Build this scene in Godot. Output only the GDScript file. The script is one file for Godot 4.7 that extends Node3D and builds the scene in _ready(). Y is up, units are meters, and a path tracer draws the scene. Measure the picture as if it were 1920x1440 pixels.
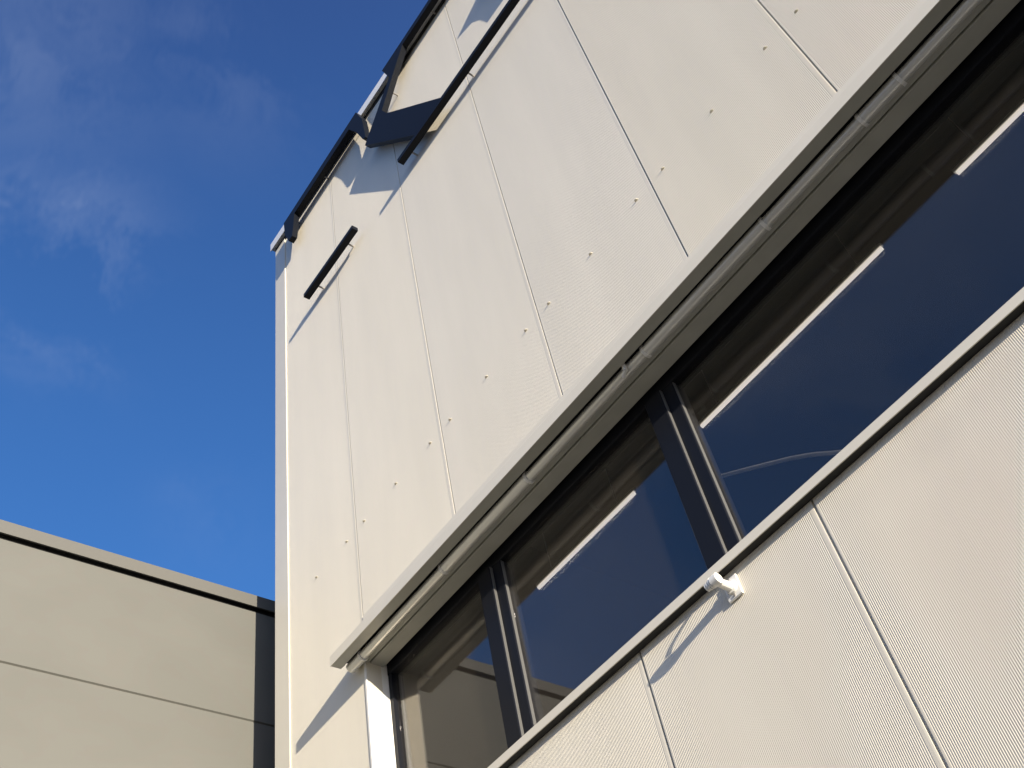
extends Node3D
# A low winter sun rakes along a pale ribbed-metal warehouse front, seen steeply from below. Wall plane z = 0, camera 3 m in front of it at eye height.

const EYE := 1.6            # eye height: every height measured from the camera is lifted by this
const WALL_L := -5.55       # left corner of the front
const WALL_R := 11.53
const WIN_L := -4.475
const WIN_R := 8.4
const SILL := 2.60 + EYE
const HEAD := 3.86 + EYE
const ROOF := 9.63 + EYE
const JOINT := -0.47        # panel joints stand at JOINT + whole metres
var rng := RandomNumberGenerator.new()
var M := {}

# ---------------------------------------------------------------- helpers
func lin(r: float, g: float, b: float) -> Color:
	return Color(r, g, b).linear_to_srgb()

func mat(called: String, c: Color, rough := 0.5, metal := 0.0, spec := 0.5) -> StandardMaterial3D:
	var m := StandardMaterial3D.new()
	m.resource_name = called
	m.albedo_color = c
	m.roughness = rough
	m.metallic = metal
	m.metallic_specular = spec
	return m

func noise_tex(freq: float, lo: Color, hi: Color, seed_: int, size := 512, oct := 5) -> NoiseTexture2D:
	var n := FastNoiseLite.new()
	n.noise_type = FastNoiseLite.TYPE_SIMPLEX_SMOOTH
	n.seed = seed_
	n.frequency = freq
	n.fractal_octaves = oct
	var g := Gradient.new()
	g.set_color(0, lo)
	g.set_color(1, hi)
	var t := NoiseTexture2D.new()
	t.width = size
	t.height = size
	t.seamless = true
	t.noise = n
	t.color_ramp = g
	return t

func textured(m: StandardMaterial3D, lo: Color, hi: Color, freq: float, metres: Vector3, seed_: int) -> StandardMaterial3D:
	m.albedo_color = Color.WHITE
	m.albedo_texture = noise_tex(freq, lo, hi, seed_)
	m.uv1_triplanar = true
	m.uv1_world_triplanar = true
	m.uv1_scale = Vector3(1.0 / metres.x, 1.0 / metres.y, 1.0 / metres.z)
	return m

func begin() -> SurfaceTool:
	var st := SurfaceTool.new()
	st.begin(Mesh.PRIMITIVE_TRIANGLES)
	st.set_smooth_group(-1)
	return st

func tri(st: SurfaceTool, a: Vector3, b: Vector3, c: Vector3, n: Vector3) -> void:
	if (b - a).cross(c - a).dot(n) > 0.0:      # front faces run clockwise
		var t := b
		b = c
		c = t
	st.add_vertex(a)
	st.add_vertex(b)
	st.add_vertex(c)

# a polygon in the plane at + u*x + v*y, pushed along w
func ext(st: SurfaceTool, poly: PackedVector2Array, at: Vector3, u: Vector3, v: Vector3, w: Vector3, caps := true) -> void:
	var area := 0.0
	for i in poly.size():
		var q := poly[(i + 1) % poly.size()]
		area += poly[i].x * q.y - q.x * poly[i].y
	var n := u.cross(v) * (1.0 if area > 0.0 else -1.0)
	for i in poly.size():
		var p := at + u * poly[i].x + v * poly[i].y
		var j := (i + 1) % poly.size()
		var q := at + u * poly[j].x + v * poly[j].y
		var out := (q - p).cross(n)
		tri(st, p, q, q + w, out)
		tri(st, p, q + w, p + w, out)
	if caps:
		var ids := Geometry2D.triangulate_polygon(poly)
		for k in range(0, ids.size(), 3):
			var a := at + u * poly[ids[k]].x + v * poly[ids[k]].y
			var b := at + u * poly[ids[k + 1]].x + v * poly[ids[k + 1]].y
			var c := at + u * poly[ids[k + 2]].x + v * poly[ids[k + 2]].y
			tri(st, a, b, c, -w)
			tri(st, a + w, b + w, c + w, w)

# a box with its long edges chamfered
func box(st: SurfaceTool, lo: Vector3, hi: Vector3, ch := 0.0, axis := 0) -> void:
	var s := hi - lo
	var o: Array = [[1, 2, 0], [2, 0, 1], [0, 1, 2]][axis]
	var e := [Vector3.RIGHT, Vector3.UP, Vector3.BACK]
	var a: float = s[o[0]]
	var b: float = s[o[1]]
	var pts := PackedVector2Array([Vector2(0, 0), Vector2(a, 0), Vector2(a, b), Vector2(0, b)])
	if ch > 0.0:
		pts = PackedVector2Array([Vector2(ch, 0), Vector2(a - ch, 0), Vector2(a, ch), Vector2(a, b - ch), Vector2(a - ch, b), Vector2(ch, b), Vector2(0, b - ch), Vector2(0, ch)])
	ext(st, pts, lo, e[o[0]], e[o[1]], e[o[2]] * s[o[2]])

func tube(st: SurfaceTool, a: Vector3, b: Vector3, r: float, r2 := -1.0, n := 16) -> void:
	if r2 < 0.0:
		r2 = r
	var d := (b - a).normalized()
	var u := d.cross(Vector3.UP if absf(d.y) < 0.9 else Vector3.RIGHT).normalized()
	var v := d.cross(u)
	for i in n:
		var t0 := TAU * i / n
		var t1 := TAU * (i + 1) / n
		var e0 := u * cos(t0) + v * sin(t0)
		var e1 := u * cos(t1) + v * sin(t1)
		tri(st, a + e0 * r, a + e1 * r, b + e1 * r2, e0 + e1)
		tri(st, a + e0 * r, b + e1 * r2, b + e0 * r2, e0 + e1)
		tri(st, a, a + e0 * r, a + e1 * r, -d)
		tri(st, b, b + e0 * r2, b + e1 * r2, d)

func round_tube(r: float, length: float, n := 24) -> ArrayMesh:      # along +x, smooth sides
	var c := CylinderMesh.new()
	c.top_radius = r
	c.bottom_radius = r
	c.height = length
	c.radial_segments = n
	c.rings = 1
	var st := SurfaceTool.new()
	st.append_from(c, 0, Transform3D(Basis(Vector3.BACK, -PI / 2), Vector3(length / 2, 0, 0)))
	return st.commit()

func put(mesh: Mesh, called: String, m: Material, parent: Node, at := Vector3.ZERO) -> MeshInstance3D:
	var o := MeshInstance3D.new()
	o.name = called
	o.mesh = mesh
	o.material_override = m
	o.position = at
	parent.add_child(o, true)
	return o

func build(st: SurfaceTool, called: String, m: Material, parent: Node, at := Vector3.ZERO) -> MeshInstance3D:
	st.generate_normals()
	return put(st.commit(), called, m, parent, at)

func numbered(called: String) -> String:
	if not has_node(NodePath(called)):
		return called
	var i := 1
	while has_node(NodePath("%s_%03d" % [called, i])):
		i += 1
	return "%s_%03d" % [called, i]

func thing(called: String, label: String, category: String, at := Vector3.ZERO, group := "") -> Node3D:
	var o := Node3D.new()
	o.name = numbered(called)
	add_child(o)
	o.position = at
	o.set_meta("label", label)
	o.set_meta("category", category)
	if group:
		o.set_meta("group", group)
	return o

# ---------------------------------------------------------------- sky
func make_sky() -> ImageTexture:
	var w := 2048
	var h := 1024
	var im := Image.create(w, h, false, Image.FORMAT_RGBF)
	var wisp := FastNoiseLite.new()
	wisp.seed = 11
	wisp.noise_type = FastNoiseLite.TYPE_SIMPLEX_SMOOTH
	wisp.frequency = 3.2
	wisp.fractal_octaves = 5
	wisp.fractal_gain = 0.5
	wisp.domain_warp_enabled = true
	wisp.domain_warp_amplitude = 0.16
	wisp.domain_warp_frequency = 2.2
	var broad := FastNoiseLite.new()
	broad.seed = 5
	broad.noise_type = FastNoiseLite.TYPE_SIMPLEX_SMOOTH
	broad.frequency = 1.3
	broad.fractal_octaves = 2
	var banks := [[Vector3(-0.435, 0.9, -0.01), 0.1, 0.15], [Vector3(-0.363, 0.92, -0.15), 0.075, 0.13], [Vector3(-0.572, 0.812, -0.105), 0.062, 0.5], [Vector3(-0.66, 0.69, -0.29), 0.04, 0.1], [Vector3(-0.53, 0.7, 0.45), 0.16, 0.5], [Vector3(-0.22, 0.77, 0.56), 0.2, 0.4], [Vector3(0.3, 0.8, 0.5), 0.2, 0.4], [Vector3(0.1, 0.6, -0.75), 0.25, 0.4]]
	var sun := SUN_TO.normalized()
	for j in h:
		var th := PI * (j + 0.5) / h
		var y := cos(th)
		for i in w:
			var ph := TAU * (i + 0.5) / w
			var d := Vector3(sin(th) * sin(ph), y, -sin(th) * cos(ph))
			var k := 1.0 - maxf(y, 0.0)
			var c := Vector3(0.0100 + 0.062 * k, 0.033 + 0.243 * k, 0.128 + 0.60 * k)
			var low := pow(k, 5.0)
			c = c.lerp(Vector3(0.21, 0.225, 0.25), low * 0.8)
			var ang := acos(clampf(d.dot(sun), -1.0, 1.0))
			c += Vector3(1.0, 0.93, 0.82) * (2.3 * exp(-ang / 0.22) + 0.32 * exp(-ang / 0.45))
			var a := 0.0
			if y > 0.0:
				var f := 0.5 + 0.5 * wisp.get_noise_3d(d.x * 1.0, d.y * 1.6, d.z * 1.0)
				var s := 0.0
				for b in banks:
					var q := d.angle_to(b[0]) / float(b[1])
					s = maxf(s, exp(-q * q * 0.8) * float(b[2]))
				var g := smoothstep(0.08, 0.5, broad.get_noise_3dv(d + Vector3(3, 0, 1)))
				var here := smoothstep(-0.2, -0.6, d.x) * smoothstep(0.1, -0.05, d.z)      # banks above rule their own part of the sky
				s = maxf(s, 0.4 * g * (1.0 - here))
				a = clampf(s * smoothstep(0.36, 0.78, f) * 1.1, 0.0, 0.85)
			c = c.lerp(Vector3(0.27, 0.32, 0.44) + Vector3(0.3, 0.28, 0.24) * exp(-ang / 0.7), a * 0.8)
			if y < 0.0:
				c = c.lerp(Vector3(0.2, 0.2, 0.2), clampf(-y * 6.0, 0.0, 1.0))
			im.set_pixel(i, j, Color(c.x, c.y, c.z))
	return ImageTexture.create_from_image(im)

const SUN_TO := Vector3(4.15, 0.67, 1.0)

# ---------------------------------------------------------------- cladding
func panel_profile(w: float, bow: float, gap: float, rib: float) -> PackedVector2Array:
	# the right edge is rolled back a little; the next panel's left edge stands square beside the joint
	var p := PackedVector2Array()
	var z := func(x: float) -> float: return -bow * pow(absf(2.0 * x / w - 1.0), 4.0)
	p.append(Vector2(0.0, -0.1))
	p.append(Vector2(0.001, -0.1))
	p.append(Vector2(0.001, -0.012))
	p.append(Vector2(0.002, -0.012))
	p.append(Vector2(0.0026, z.call(0.008) - 0.0008))
	p.append(Vector2(0.0042, z.call(0.008)))
	var n := int((w - 0.034) / 0.0078)
	for i in n:
		var x := 0.013 + i * 0.0078
		p.append(Vector2(x, z.call(x)))
		p.append(Vector2(x + 0.0018, z.call(x + 0.0018) - rib))
		p.append(Vector2(x + 0.0038, z.call(x + 0.0038) - rib))
		p.append(Vector2(x + 0.0056, z.call(x + 0.0056)))
	p.append(Vector2(w - gap - 0.008, z.call(w - gap - 0.008)))
	p.append(Vector2(w - gap - 0.001, z.call(w - 0.02) - 0.0007))
	p.append(Vector2(w - gap, z.call(w - 0.02) - 0.0012))
	p.append(Vector2(w - gap + 0.0004, -0.012))
	p.append(Vector2(w - 0.001, -0.012))
	p.append(Vector2(w - 0.001, -0.1))
	return p

func panel_mesh(w: float, y0: float, y1: float, bow: float, gap := 0.0085, rib := 0.0009) -> ArrayMesh:
	var st := begin()
	ext(st, panel_profile(w, bow, gap, rib), Vector3(0, y0, 0), Vector3.RIGHT, Vector3.BACK, Vector3(0, y1 - y0, 0))
	st.generate_normals()
	return st.commit()

func _ready() -> void:
	rng.seed = 7
	# ------------------------------------------------ camera, sky, sun
	var cam := Camera3D.new()
	cam.name = "camera"
	var X := Vector3(0.58429489, -0.16149943, -0.79530964)
	var Y := Vector3(0.6737362, 0.64285763, 0.36443601)
	var Z := Vector3(0.45241466, -0.74876699, 0.48442644)
	cam.transform = Transform3D(Basis(X, Y, Z).orthonormalized(), Vector3(0, EYE, 2.9988))
	cam.fov = 38.766
	cam.near = 0.05
	cam.far = 900.0
	add_child(cam)
	cam.current = true
	var env := Environment.new()
	env.background_mode = Environment.BG_SKY
	var pano := PanoramaSkyMaterial.new()
	pano.panorama = make_sky()
	var sky := Sky.new()
	sky.sky_material = pano
	env.sky = sky
	env.tonemap_mode = Environment.TONE_MAPPER_LINEAR
	env.tonemap_exposure = 1.7
	env.sdfgi_enabled = true
	env.ssao_enabled = true
	env.ssil_enabled = true
	var we := WorldEnvironment.new()
	we.name = "world_environment"
	we.environment = env
	add_child(we)
	var sun := DirectionalLight3D.new()
	sun.name = "sun"
	sun.light_color = Color(1.0, 0.95, 0.865)
	sun.light_energy = 1.6
	sun.light_angular_distance = 0.5
	sun.shadow_enabled = true
	add_child(sun)
	sun.look_at_from_position(SUN_TO * 10.0, Vector3.ZERO, Vector3.UP)

	# ------------------------------------------------ materials
	M.paint = textured(mat("pale_wall_paint", Color.WHITE, 0.42, 0.0, 0.4), lin(0.685, 0.637, 0.53), lin(0.742, 0.688, 0.572), 0.006, Vector3(1.3, 8.3, 1.3), 3)
	M.paint_b = M.paint.duplicate()
	M.paint_b.albedo_color = Color(0.982, 0.984, 0.99)
	M.paint_c = M.paint.duplicate()
	M.paint_c.albedo_color = Color(0.991, 0.987, 0.978)
	M.trim = textured(mat("pale_trim_paint", Color.WHITE, 0.35, 0.0, 0.45), lin(0.70, 0.652, 0.54), lin(0.735, 0.685, 0.572), 0.01, Vector3(1.7, 1.7, 1.7), 8)
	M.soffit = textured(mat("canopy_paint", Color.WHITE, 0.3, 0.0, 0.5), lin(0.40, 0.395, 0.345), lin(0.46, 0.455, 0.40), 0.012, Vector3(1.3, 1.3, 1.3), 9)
	M.rail = mat("rail_enamel", lin(0.88, 0.865, 0.80), 0.26, 0.35, 0.7)
	M.white = mat("white_enamel", lin(0.8, 0.79, 0.75), 0.35)
	M.coping = mat("white_coping", lin(0.76, 0.76, 0.76), 0.3)
	M.dark = mat("anthracite_frame", lin(0.011, 0.012, 0.016), 0.35, 0.0, 0.25)
	M.bead = mat("bead_aluminium", lin(0.105, 0.105, 0.103), 0.4)
	M.gasket = mat("black_gasket", lin(0.012, 0.012, 0.012), 0.7)
	M.sign = mat("sign_navy", lin(0.007, 0.0085, 0.013), 0.45, 0.0, 0.25)
	M.grey = textured(mat("grey_cladding", Color.WHITE, 0.45, 0.0, 0.4), lin(0.132, 0.131, 0.118), lin(0.146, 0.145, 0.131), 0.006, Vector3(2.7, 2.7, 4.0), 21)
	M.greytrim = mat("grey_coping", lin(0.125, 0.122, 0.11), 0.4)
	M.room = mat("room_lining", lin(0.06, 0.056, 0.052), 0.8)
	M.core = mat("wall_core", lin(0.3, 0.29, 0.27), 0.8)
	M.steel = mat("zinc_screw", lin(0.33, 0.31, 0.29), 0.4, 0.3)
	M.glass = mat("window_glass", Color(0.7, 0.64, 0.56, 0.01), 0.0)
	M.glass.metallic_specular = 0.5
	M.glass.transparency = BaseMaterial3D.TRANSPARENCY_ALPHA
	M.glass_dusty = M.glass.duplicate()
	M.glass_dusty.resource_name = "dusty_window_glass"
	M.glass_dusty.albedo_color.a = 0.026
	M.roof = mat("roof_felt", lin(0.08, 0.08, 0.085), 0.9)
	M.asphalt = textured(mat("asphalt", Color.WHITE, 0.9), lin(0.04, 0.039, 0.036), lin(0.075, 0.073, 0.069), 0.02, Vector3(2.3, 2.3, 2.3), 31)
	M.lamp = mat("lamp_diffuser", lin(0.8, 0.8, 0.78), 0.5)
	M.lamp.emission_enabled = true
	M.lamp.emission = Color(1.0, 0.95, 0.89)
	M.lamp.emission_energy_multiplier = 0.43

	# ------------------------------------------------ ground
	var g := begin()
	ext(g, PackedVector2Array([Vector2(-400, -400), Vector2(400, -400), Vector2(400, 400), Vector2(-400, 400)]), Vector3(0, -0.5, 0), Vector3.RIGHT, Vector3.BACK, Vector3(0, 0.5, 0))
	var ground := build(g, "ground", M.asphalt, self)
	ground.set_meta("kind", "structure")

	warehouse()
	neighbour()
	sign_glyphs()
	sensor()
	interior()

func warehouse() -> void:
	var b := thing("warehouse_building", "pale ribbed metal warehouse with a long dark ribbon window under a slim canopy", "building")
	# upper, lower and corner panels
	var top := [panel_mesh(1.0, 3.95 + EYE, 9.6 + EYE, 0.0009, 0.0042, 0.0007), panel_mesh(1.0, 3.95 + EYE, 9.6 + EYE, 0.0016, 0.0042, 0.0007), panel_mesh(1.0, 3.95 + EYE, 9.6 + EYE, 0.0004, 0.0042, 0.0007)]
	var low := [panel_mesh(1.0, 0.02, 2.59 + EYE, 0.0011), panel_mesh(1.0, 0.02, 2.59 + EYE, 0.0018), panel_mesh(1.0, 0.02, 2.59 + EYE, 0.0006)]
	put(panel_mesh(1.0, 0.02, 9.6 + EYE, 0.0007, 0.0042, 0.0007), "wall_panel", M.paint, b, Vector3(JOINT - 5.0, 0, 0))
	for k in range(-4, 12):
		var p := put(top[(k + 9) % 3], "wall_panel", [M.paint, M.paint_b, M.paint_c][(k * k + k + 9) % 7 % 3], b, Vector3(JOINT + k, 0, 0))
		p.rotation.y = rng.randf_range(-0.0012, 0.0012)
	for k in range(-4, 9):
		var p := put(low[(k + 10) % 3], "wall_panel", [M.paint_b, M.paint_c, M.paint][(k * k + 11) % 5 % 3], b, Vector3(JOINT + k, 0, 0))
		p.rotation.y = rng.randf_range(-0.0012, 0.0012)
	for k in range(9, 12):
		put(low[k % 3], "wall_panel", M.paint, b, Vector3(JOINT + k, 0, 0))
	# backing wall with the window opening
	var st := begin()
	box(st, Vector3(-5.5, 0, -0.26), Vector3(WIN_L - 0.02, ROOF - 0.05, -0.11))
	build(st, "wall_core", M.core, b)
	st = begin()
	box(st, Vector3(WIN_L - 0.02, 0, -0.26), Vector3(WALL_R, SILL - 0.03, -0.11))
	build(st, "wall_core", M.core, b)
	st = begin()
	box(st, Vector3(WIN_L - 0.02, HEAD + 0.07, -0.26), Vector3(WALL_R, ROOF - 0.05, -0.11))
	build(st, "wall_core", M.core, b)
	st = begin()
	box(st, Vector3(WIN_R, SILL - 0.03, -0.26), Vector3(WALL_R, HEAD + 0.07, -0.03))
	build(st, "wall_core", M.core, b)
	# other outer walls, roof
	st = begin()
	box(st, Vector3(-5.53, 0, -12.0), Vector3(-5.4, ROOF - 0.05, -0.26))
	build(st, "end_wall", M.dark, b)
	st = begin()
	box(st, Vector3(WALL_R - 0.13, 0, -12.0), Vector3(WALL_R, ROOF - 0.05, -0.26))
	build(st, "end_wall", M.dark, b)
	st = begin()
	box(st, Vector3(-5.53, 0, -12.13), Vector3(WALL_R, ROOF - 0.05, -12.0))
	build(st, "rear_wall", M.paint, b)
	st = begin()
	box(st, Vector3(-5.53, ROOF - 0.05, -12.13), Vector3(WALL_R, ROOF + 0.05, -0.02))
	build(st, "roof", M.roof, b)
	# coping: a white capping with a drip edge and a dark shadow gap beneath
	st = begin()
	ext(st, PackedVector2Array([Vector2(-0.3, 0.15), Vector2(0.045, 0.13), Vector2(0.05, 0.125), Vector2(0.05, 0.0), Vector2(0.044, 0.0), Vector2(0.03, 0.03), Vector2(-0.3, 0.03)]), Vector3(WALL_L - 0.03, ROOF, 0), Vector3.BACK, Vector3.UP, Vector3(WALL_R - WALL_L + 0.06, 0, 0))
	var cp := build(st, "roof_coping", M.coping, b)
	st = begin()
	box(st, Vector3(WALL_L - 0.004, ROOF - 0.04, -0.05), Vector3(WALL_R, ROOF + 0.028, 0.006))
	build(st, "shadow_gap", M.gasket, cp)
	# corner trim, a folded angle standing a little proud of the panels
	st = begin()
	ext(st, PackedVector2Array([Vector2(-5.552, -0.3), Vector2(-5.552, 0.006), Vector2(-5.548, 0.009), Vector2(-5.363, 0.009), Vector2(-5.360, 0.007), Vector2(-5.360, 0.001), Vector2(-5.535, 0.001), Vector2(-5.535, -0.3)]), Vector3(0, 0.02, 0), Vector3.RIGHT, Vector3.BACK, Vector3(0, 9.595 + EYE, 0))
	build(st, "corner_trim", M.trim, b)
	# one course of fasteners, three to a panel
	var dome := SphereMesh.new()
	dome.radius = 0.013
	dome.height = 0.007
	dome.radial_segments = 12
	dome.rings = 6
	for k in range(-5, 4):
		for dx in [0.10, 0.485, 0.88]:
			var fx: float = JOINT + k + dx
			if fx > -5.36:
				put(dome, "fastener", M.trim, b, Vector3(fx, 4.894 + EYE, 0.0))
	# canopy over the window
	var L := -4.585
	var R := WIN_R + 0.15
	st = begin()
	ext(st, PackedVector2Array([Vector2(0.012, 0.2), Vector2(0.012, 0.084), Vector2(0.167, 0.068), Vector2(0.167, 0.0), Vector2(0.102, 0.0), Vector2(0.098, 0.004), Vector2(0.098, 0.062), Vector2(0.002, 0.072), Vector2(0.002, 0.2)]), Vector3(L, HEAD, 0), Vector3.BACK, Vector3.UP, Vector3(R - L, 0, 0))
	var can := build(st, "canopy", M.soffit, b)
	st = begin()
	ext(st, PackedVector2Array([Vector2(0.0125, 0.088), Vector2(0.169, 0.0715), Vector2(0.172, 0.067), Vector2(0.172, -0.002), Vector2(0.168, -0.002), Vector2(0.168, 0.0685), Vector2(0.0125, 0.0845)]), Vector3(L - 0.002, HEAD, 0), Vector3.BACK, Vector3.UP, Vector3(R - L + 0.004, 0, 0))
	build(st, "fascia", M.trim, can)
	st = begin()
	box(st, Vector3(L + 0.004, HEAD + 0.05, 0.004), Vector3(R - 0.004, HEAD + 0.0615, 0.0975))
	box(st, Vector3(L + 0.004, HEAD + 0.012, 0.0905), Vector3(R - 0.004, HEAD + 0.0495, 0.0975))
	build(st, "gasket", M.gasket, can)
	st = begin()
	ext(st, PackedVector2Array([Vector2(0.004, 0.2), Vector2(0.004, 0.33), Vector2(0.0015, 0.33), Vector2(0.0015, 0.2)]), Vector3(-4.465, HEAD, 0), Vector3.BACK, Vector3.UP, Vector3(WIN_R + 4.465, 0, 0))
	build(st, "flashing", M.trim, can)
	# the rail under the canopy: sections of tube between collars
	var xs := [-4.56, -4.423, -3.578, -2.8, -1.86, -1.043, -0.461, -0.249, 0.6, 1.4, 2.2, 3.0, 3.8, 4.6, 5.4, 6.2, 7.0, 7.8, 8.4]
	for i in xs.size() - 1:
		var r := 0.033 if i % 2 == 0 else 0.0285
		put(round_tube(r, xs[i + 1] - xs[i] - 0.006), "rail_section", M.rail, can, Vector3(xs[i], HEAD + 0.004, 0.048)).rotation = Vector3(0, rng.randf_range(-0.002, 0.002), rng.randf_range(-0.002, 0.002))
	var ring := round_tube(0.036, 0.016)
	for i in range(1, xs.size() - 1):
		put(ring, "rail_collar", M.white, can, Vector3(xs[i] - 0.011, HEAD + 0.004, 0.048))
	st = begin()
	tube(st, Vector3(-1.985, HEAD - 0.03, 0.086), Vector3(-1.985, HEAD + 0.05, 0.086), 0.011)
	tube(st, Vector3(-2.02, HEAD - 0.032, 0.07), Vector3(-1.985, HEAD - 0.024, 0.087), 0.009)
	build(st, "rail_clip", M.white, can)
	# soffit boards of the window head, with a groove between them
	st = begin()
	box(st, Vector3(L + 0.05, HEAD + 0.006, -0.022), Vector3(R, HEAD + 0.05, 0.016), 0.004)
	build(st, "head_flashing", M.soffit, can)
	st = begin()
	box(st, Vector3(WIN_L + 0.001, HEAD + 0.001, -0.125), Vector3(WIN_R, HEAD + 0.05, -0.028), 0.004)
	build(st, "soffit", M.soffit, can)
	# sill
	st = begin()
	ext(st, PackedVector2Array([Vector2(-0.16, 0.035), Vector2(0.044, 0.016), Vector2(0.047, 0.013), Vector2(0.047, -0.028), Vector2(0.042, -0.028), Vector2(0.042, -0.005), Vector2(0.006, -0.002), Vector2(-0.16, 0.0)]), Vector3(WIN_L + 0.002, SILL, 0), Vector3.BACK, Vector3.UP, Vector3(WIN_R - WIN_L, 0, 0))
	var sl := build(st, "window_sill", M.trim, b)
	st = begin()
	box(st, Vector3(WIN_L + 0.004, SILL - 0.0265, 0.0005), Vector3(WIN_R - 0.002, SILL - 0.006, 0.0415))
	build(st, "gasket", M.gasket, sl)
	# white jamb lining
	st = begin()
	box(st, Vector3(WIN_L - 0.02, SILL - 0.02, -0.15), Vector3(WIN_L, HEAD + 0.04, 0.004), 0.002, 1)
	build(st, "window_jamb", M.white, b)
	st = begin()
	box(st, Vector3(WIN_R, SILL - 0.02, -0.15), Vector3(WIN_R + 0.02, HEAD + 0.04, 0.004), 0.002, 1)
	build(st, "window_jamb", M.white, b)
	# the ribbon window
	var fr := begin()
	box(fr, Vector3(WIN_L + 0.001, HEAD - 0.05, -0.235), Vector3(WIN_R - 0.001, HEAD + 0.065, -0.145), 0.004)
	box(fr, Vector3(WIN_L + 0.001, SILL + 0.0, -0.235), Vector3(WIN_R - 0.001, SILL + 0.055, -0.155), 0.004)
	box(fr, Vector3(WIN_L + 0.0015, SILL + 0.055, -0.234), Vector3(WIN_L + 0.035, HEAD - 0.05, -0.148), 0.003, 1)
	box(fr, Vector3(WIN_R - 0.035, SILL + 0.055, -0.234), Vector3(WIN_R - 0.0015, HEAD - 0.05, -0.148), 0.003, 1)
	var win := build(fr, "window", M.dark, b)
	var mull := [-3.415, -1.99, 0.37, 2.7, 5.05, 7.4]
	for c in mull:
		var ms := begin()
		ext(ms, PackedVector2Array([Vector2(-0.108, -0.232), Vector2(-0.108, -0.128), Vector2(-0.105, -0.125), Vector2(-0.003, -0.125), Vector2(0.0, -0.128), Vector2(0.0, -0.147), Vector2(0.068, -0.147), Vector2(0.071, -0.150), Vector2(0.071, -0.232)]), Vector3(c, SILL + 0.056, 0), Vector3.RIGHT, Vector3.BACK, Vector3(0, HEAD - SILL - 0.107, 0))
		var mm := build(ms, "mullion", M.dark, win)
		for q in [[0.0002, -0.1465, -0.129], [0.0712, -0.171, -0.152]]:
			var bd := begin()
			box(bd, Vector3(c + q[0], SILL + 0.058, q[1]), Vector3(c + q[0] + 0.004, HEAD - 0.053, q[2]), 0.0008, 1)
			build(bd, "glazing_bead", M.bead, mm)
	var edges := [WIN_L + 0.036]
	for c in mull:
		edges.append(c - 0.109)
		edges.append(c + 0.072)
	edges.append(WIN_R - 0.036)
	for i in range(0, edges.size(), 2):
		var ps := begin()
		var wide: float = edges[i + 1] - edges[i]
		box(ps, Vector3(-wide / 2, SILL + 0.056, -0.003), Vector3(wide / 2, HEAD - 0.051, 0.003))
		var pn := build(ps, "pane", M.glass_dusty if i in [0, 2, 8] else M.glass, win, Vector3((edges[i] + edges[i + 1]) / 2, 0, -0.176))
		pn.rotation.y = rng.randf_range(-0.0015, 0.0015)
	# room behind the window
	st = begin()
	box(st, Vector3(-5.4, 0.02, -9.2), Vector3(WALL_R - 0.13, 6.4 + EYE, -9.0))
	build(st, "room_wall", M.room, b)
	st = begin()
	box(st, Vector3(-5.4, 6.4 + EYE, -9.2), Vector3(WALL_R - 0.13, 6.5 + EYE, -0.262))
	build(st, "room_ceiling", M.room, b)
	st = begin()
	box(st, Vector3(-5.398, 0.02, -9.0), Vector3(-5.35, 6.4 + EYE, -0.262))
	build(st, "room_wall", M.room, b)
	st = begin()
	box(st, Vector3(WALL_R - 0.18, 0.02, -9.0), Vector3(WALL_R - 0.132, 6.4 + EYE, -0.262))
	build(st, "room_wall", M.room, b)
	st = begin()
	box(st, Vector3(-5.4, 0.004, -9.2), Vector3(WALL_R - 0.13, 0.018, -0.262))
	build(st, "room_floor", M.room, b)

func neighbour() -> void:
	var b := thing("neighbour_building", "lower grey building of wide horizontal panels beside the pale warehouse corner", "building", Vector3(-6.1, 0, 0))
	# its near wall faces +x; horizontal panels one metre high, counted down from the coping
	var z0 := -14.0
	var z1 := 13.0
	var y := 5.452 + EYE
	while y > 0.05:
		var y0 := maxf(y - 0.965, 0.02)
		var st := begin()
		ext(st, PackedVector2Array([Vector2(-0.1, y0), Vector2(-0.012, y0), Vector2(-0.012, y0 + 0.006), Vector2(0.0, y0 + 0.014), Vector2(0.0, y - 0.008), Vector2(-0.012, y - 0.0015), Vector2(-0.1, y - 0.0015)]), Vector3(0, 0, z0), Vector3.RIGHT, Vector3.UP, Vector3(0, 0, z1 - z0))
		build(st, "wall_panel", M.grey, b)
		y -= 0.965
	var c := begin()
	ext(c, PackedVector2Array([Vector2(-0.5, 0.15), Vector2(0.022, 0.112), Vector2(0.03, 0.107), Vector2(0.03, 0.0), Vector2(0.024, 0.0), Vector2(0.018, 0.03), Vector2(-0.5, 0.03)]), Vector3(0, 5.475 + EYE, z0 - 0.03), Vector3.RIGHT, Vector3.UP, Vector3(0, 0, z1 - z0 + 0.06))
	var cp := build(c, "roof_coping", M.greytrim, b)
	c = begin()
	box(c, Vector3(-0.1, 5.4525 + EYE, z0 + 0.01), Vector3(-0.02, 5.504 + EYE, z1 - 0.01))
	build(c, "shadow_gap", M.gasket, cp)
	c = begin()
	box(c, Vector3(-9.0, 0.02, z0 + 0.01), Vector3(-0.101, 5.45 + EYE, z1 - 0.01))
	build(c, "rear_wall", M.grey, b)
	c = begin()
	box(c, Vector3(-9.0, 5.4502 + EYE, z0 + 0.01), Vector3(-0.102, 5.5 + EYE, z1 - 0.01))
	build(c, "roof", M.roof, b)

func glyph(st: SurfaceTool, pts: Array) -> void:
	var p := PackedVector2Array()
	for i in range(0, pts.size(), 2):
		p.append(Vector2(pts[i], pts[i + 1] + EYE))
	ext(st, p, Vector3(0, 0, 0.056), Vector3.RIGHT, Vector3.UP, Vector3(0, 0, 0.056))

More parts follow.
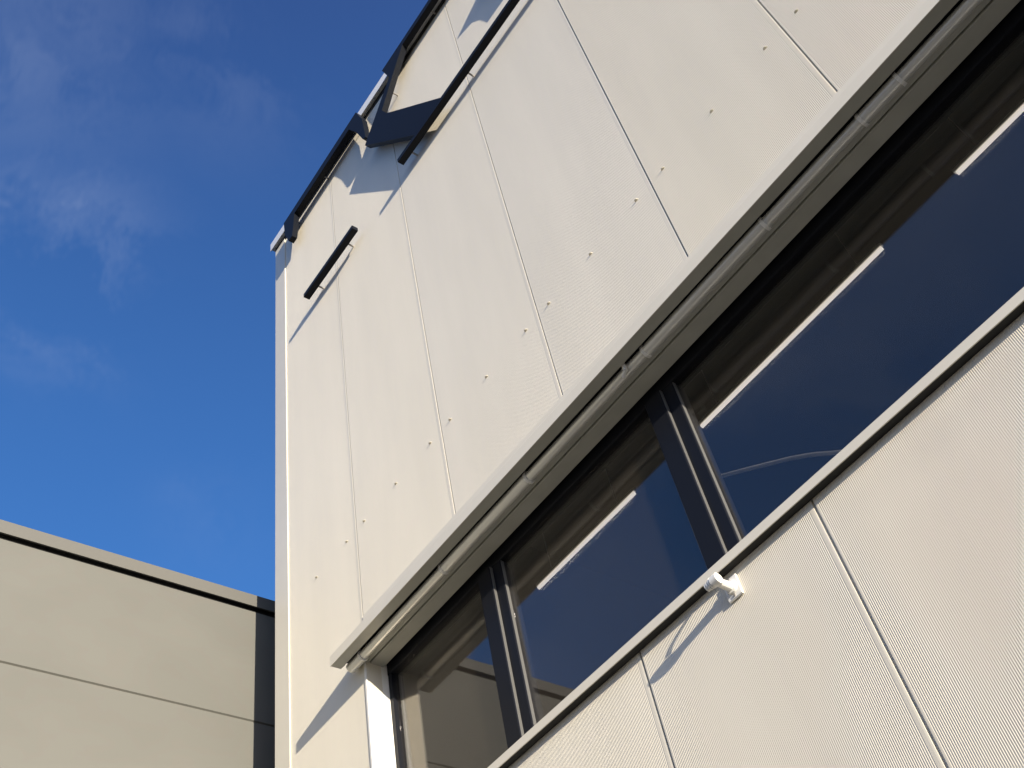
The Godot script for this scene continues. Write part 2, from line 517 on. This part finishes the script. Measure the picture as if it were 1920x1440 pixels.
func sign_glyphs() -> void:
	# cut metal shapes held 6 cm off the wall on pins
	var a := thing("sign_glyph", "dark cut metal sign shape at the roof corner, with a hooked left end", "sign", Vector3.ZERO, "")
	var st := begin()
	glyph(st, [-5.19, 9.575, -3.80, 9.615, -3.72, 9.345, -3.70, 8.96, -3.745, 8.99, -3.83, 9.27, -3.94, 9.5, -4.98, 9.47, -5.0, 9.3, -5.03, 9.13, -5.1, 9.13, -5.17, 9.33])
	build(st, "top_bar", M.sign, a)
	st = begin()
	glyph(st, [-4.852, 7.897, -4.036, 7.897, -4.036, 7.942, -4.852, 7.942])
	build(st, "bottom_bar", M.sign, a)
	var d := thing("sign_glyph", "dark cut metal sign shape with a broad slanted stroke meeting a long bottom bar", "sign", Vector3.ZERO, "")
	st = begin()
	glyph(st, [-3.725, 8.84, -3.069, 7.956, -2.69, 7.956, -3.361, 8.842, -3.419, 8.995, -3.34, 9.106, -3.176, 9.331, -2.99, 9.57, -0.9, 9.6, -0.9, 9.65, -3.33, 9.65, -3.248, 9.355])
	build(st, "slanted_stroke", M.sign, d)
	st = begin()
	glyph(st, [-3.325, 7.912, -0.9, 7.912, -0.9, 7.957, -3.325, 7.957])
	build(st, "bottom_bar", M.sign, d)
	st = begin()
	glyph(st, [-1.99, 8.825, -1.785, 8.75, -1.70, 8.63, -1.64, 8.45, -1.2, 8.44, -0.95, 8.9, -0.95, 9.25, -1.67, 8.99])
	build(st, "middle_stroke", M.sign, d)
	for e in [[a, [[-5.08, 9.52], [-4.5, 9.52], [-3.88, 9.5], [-4.7, 7.92], [-4.2, 7.92]]], [d, [[-3.6, 8.75], [-3.3, 9.2], [-2.95, 8.1], [-2.6, 9.6], [-1.7, 9.6], [-3.2, 7.935], [-2.4, 7.935], [-1.5, 7.935], [-1.3, 8.7]]]]:
		var pin := round_tube(0.008, 0.07, 10)
		for q in e[1]:
			var o := put(pin, "pin", M.steel, e[0], Vector3(q[0], q[1] + EYE, -0.004))
			o.rotation.y = -PI / 2

func sensor() -> void:
	var o := thing("wall_sensor", "small white sensor on a stubby arm sticking out just below the window sill", "sensor", Vector3(-1.93, 2.5 + EYE, 0.0))
	var st := begin()
	box(st, Vector3(-0.035, -0.05, 0.0), Vector3(0.035, 0.045, 0.012), 0.004)
	build(st, "base_plate", M.white, o)
	st = begin()
	tube(st, Vector3(0, 0, 0.012), Vector3(0, 0, 0.024), 0.03, 0.027, 20)
	build(st, "collar", M.white, o)
	for q in [-0.037, 0.033]:
		st = begin()
		tube(st, Vector3(0.0, q, 0.012), Vector3(0.0, q, 0.017), 0.006, -1.0, 6)
		build(st, "bolt", M.steel, o)
	st = begin()
	tube(st, Vector3(0, 0, 0.01), Vector3(0, 0.0, 0.097), 0.021, 0.016)
	build(st, "arm", M.white, o)
	var hd := begin()
	tube(hd, Vector3(0.021, 0.0, 0.103), Vector3(-0.012, 0.0, 0.103), 0.024, 0.023, 20)
	for i in 3:
		tube(hd, Vector3(-0.016 - i * 0.012, 0.0, 0.103), Vector3(-0.022 - i * 0.012, 0.0, 0.103), 0.021 - i * 0.002, -1.0, 20)
	tube(hd, Vector3(-0.012, 0.0, 0.103), Vector3(-0.048, 0.0, 0.103), 0.013, -1.0, 16)
	build(hd, "head", M.white, o)
	st = begin()
	tube(st, Vector3(-0.045, 0.0, 0.103), Vector3(-0.051, 0.0, 0.103), 0.012, 0.010, 16)
	build(st, "lens", M.gasket, o)
	var cb := begin()
	for s in [0, 1]:
		var prev := Vector3(-0.02 - 0.02 * s, 0.02, 0.09)
		for i in 6:
			var t := (i + 1) / 6.0
			var q := Vector3(-0.02 - 0.02 * s - 0.01 * t, 0.02 + 0.06 * t, 0.09 - 0.05 * t * t)
			tube(cb, prev, q, 0.0025, -1.0, 8)
			prev = q
	build(cb, "cable", M.white, o)

func interior() -> void:
	var y := 5.46 + EYE
	var spans := [[-4.94, -3.71, "shorter lit tube lamp hanging inside behind the pane between the two mullions", 0], [-2.97, -1.19, "long lit tube lamp hanging inside, starting at the right mullion of the window", 1], [-0.58, 1.2, "lit tube lamp inside the window, cut by the right edge of the photo", 2]]
	for s in spans:
		var l: float = s[1] - s[0]
		var o := thing("tube_lamp", s[2], "lamp", Vector3(s[0], y, -2.0), "tube lamps inside the window")
		var st := begin()
		box(st, Vector3(0, 0.015, -0.016), Vector3(l, 0.045, 0.016), 0.004)
		build(st, "housing", M.white, o)
		put(round_tube(0.015, l - 0.02), "tube", M.lamp, o, Vector3(0.01, 0, 0))
		for x in [0.2, l - 0.2]:
			st = begin()
			tube(st, Vector3(x, 0.045, 0), Vector3(x, 6.4 + EYE - y, 0), 0.004, -1.0, 6)
			build(st, "hanger", M.steel, o)
		var li := AreaLight3D.new()
		li.name = "lamp_light"
		li.area_size = Vector2(l - 0.04, 0.04)
		li.light_energy = 0.15
		li.light_color = Color(1.0, 0.95, 0.89)
		li.shadow_enabled = true
		li.area_range = 20.0
		o.add_child(li)
		li.position = Vector3(l / 2, -0.03, 0)
		li.rotation.x = -PI / 2
	var p := thing("curved_pipe", "thin pale curved pipe inside, low behind the pane right of the second mullion", "pipe", Vector3(-2.6, 4.7 + EYE, -2.0))
	var cv := Curve3D.new()
	for q in [Vector3(-0.46, 0.31, 0), Vector3(-0.407, 0.286, 0), Vector3(-0.174, 0.152, 0), Vector3(0.141, -0.036, 0), Vector3(0.4, -0.228, 0), Vector3(0.8, -0.6, 0), Vector3(1.0, -1.2, 0)]:
		cv.add_point(q)
	for i in range(1, cv.point_count - 1):
		var t := (cv.get_point_position(i + 1) - cv.get_point_position(i - 1)) / 6.0
		cv.set_point_in(i, -t)
		cv.set_point_out(i, t)
	var ps := begin()
	var pts := cv.tessellate(4, 2)
	for i in pts.size() - 1:
		tube(ps, pts[i], pts[i + 1], 0.014, -1.0, 10)
	build(ps, "pipe", M.white, p)
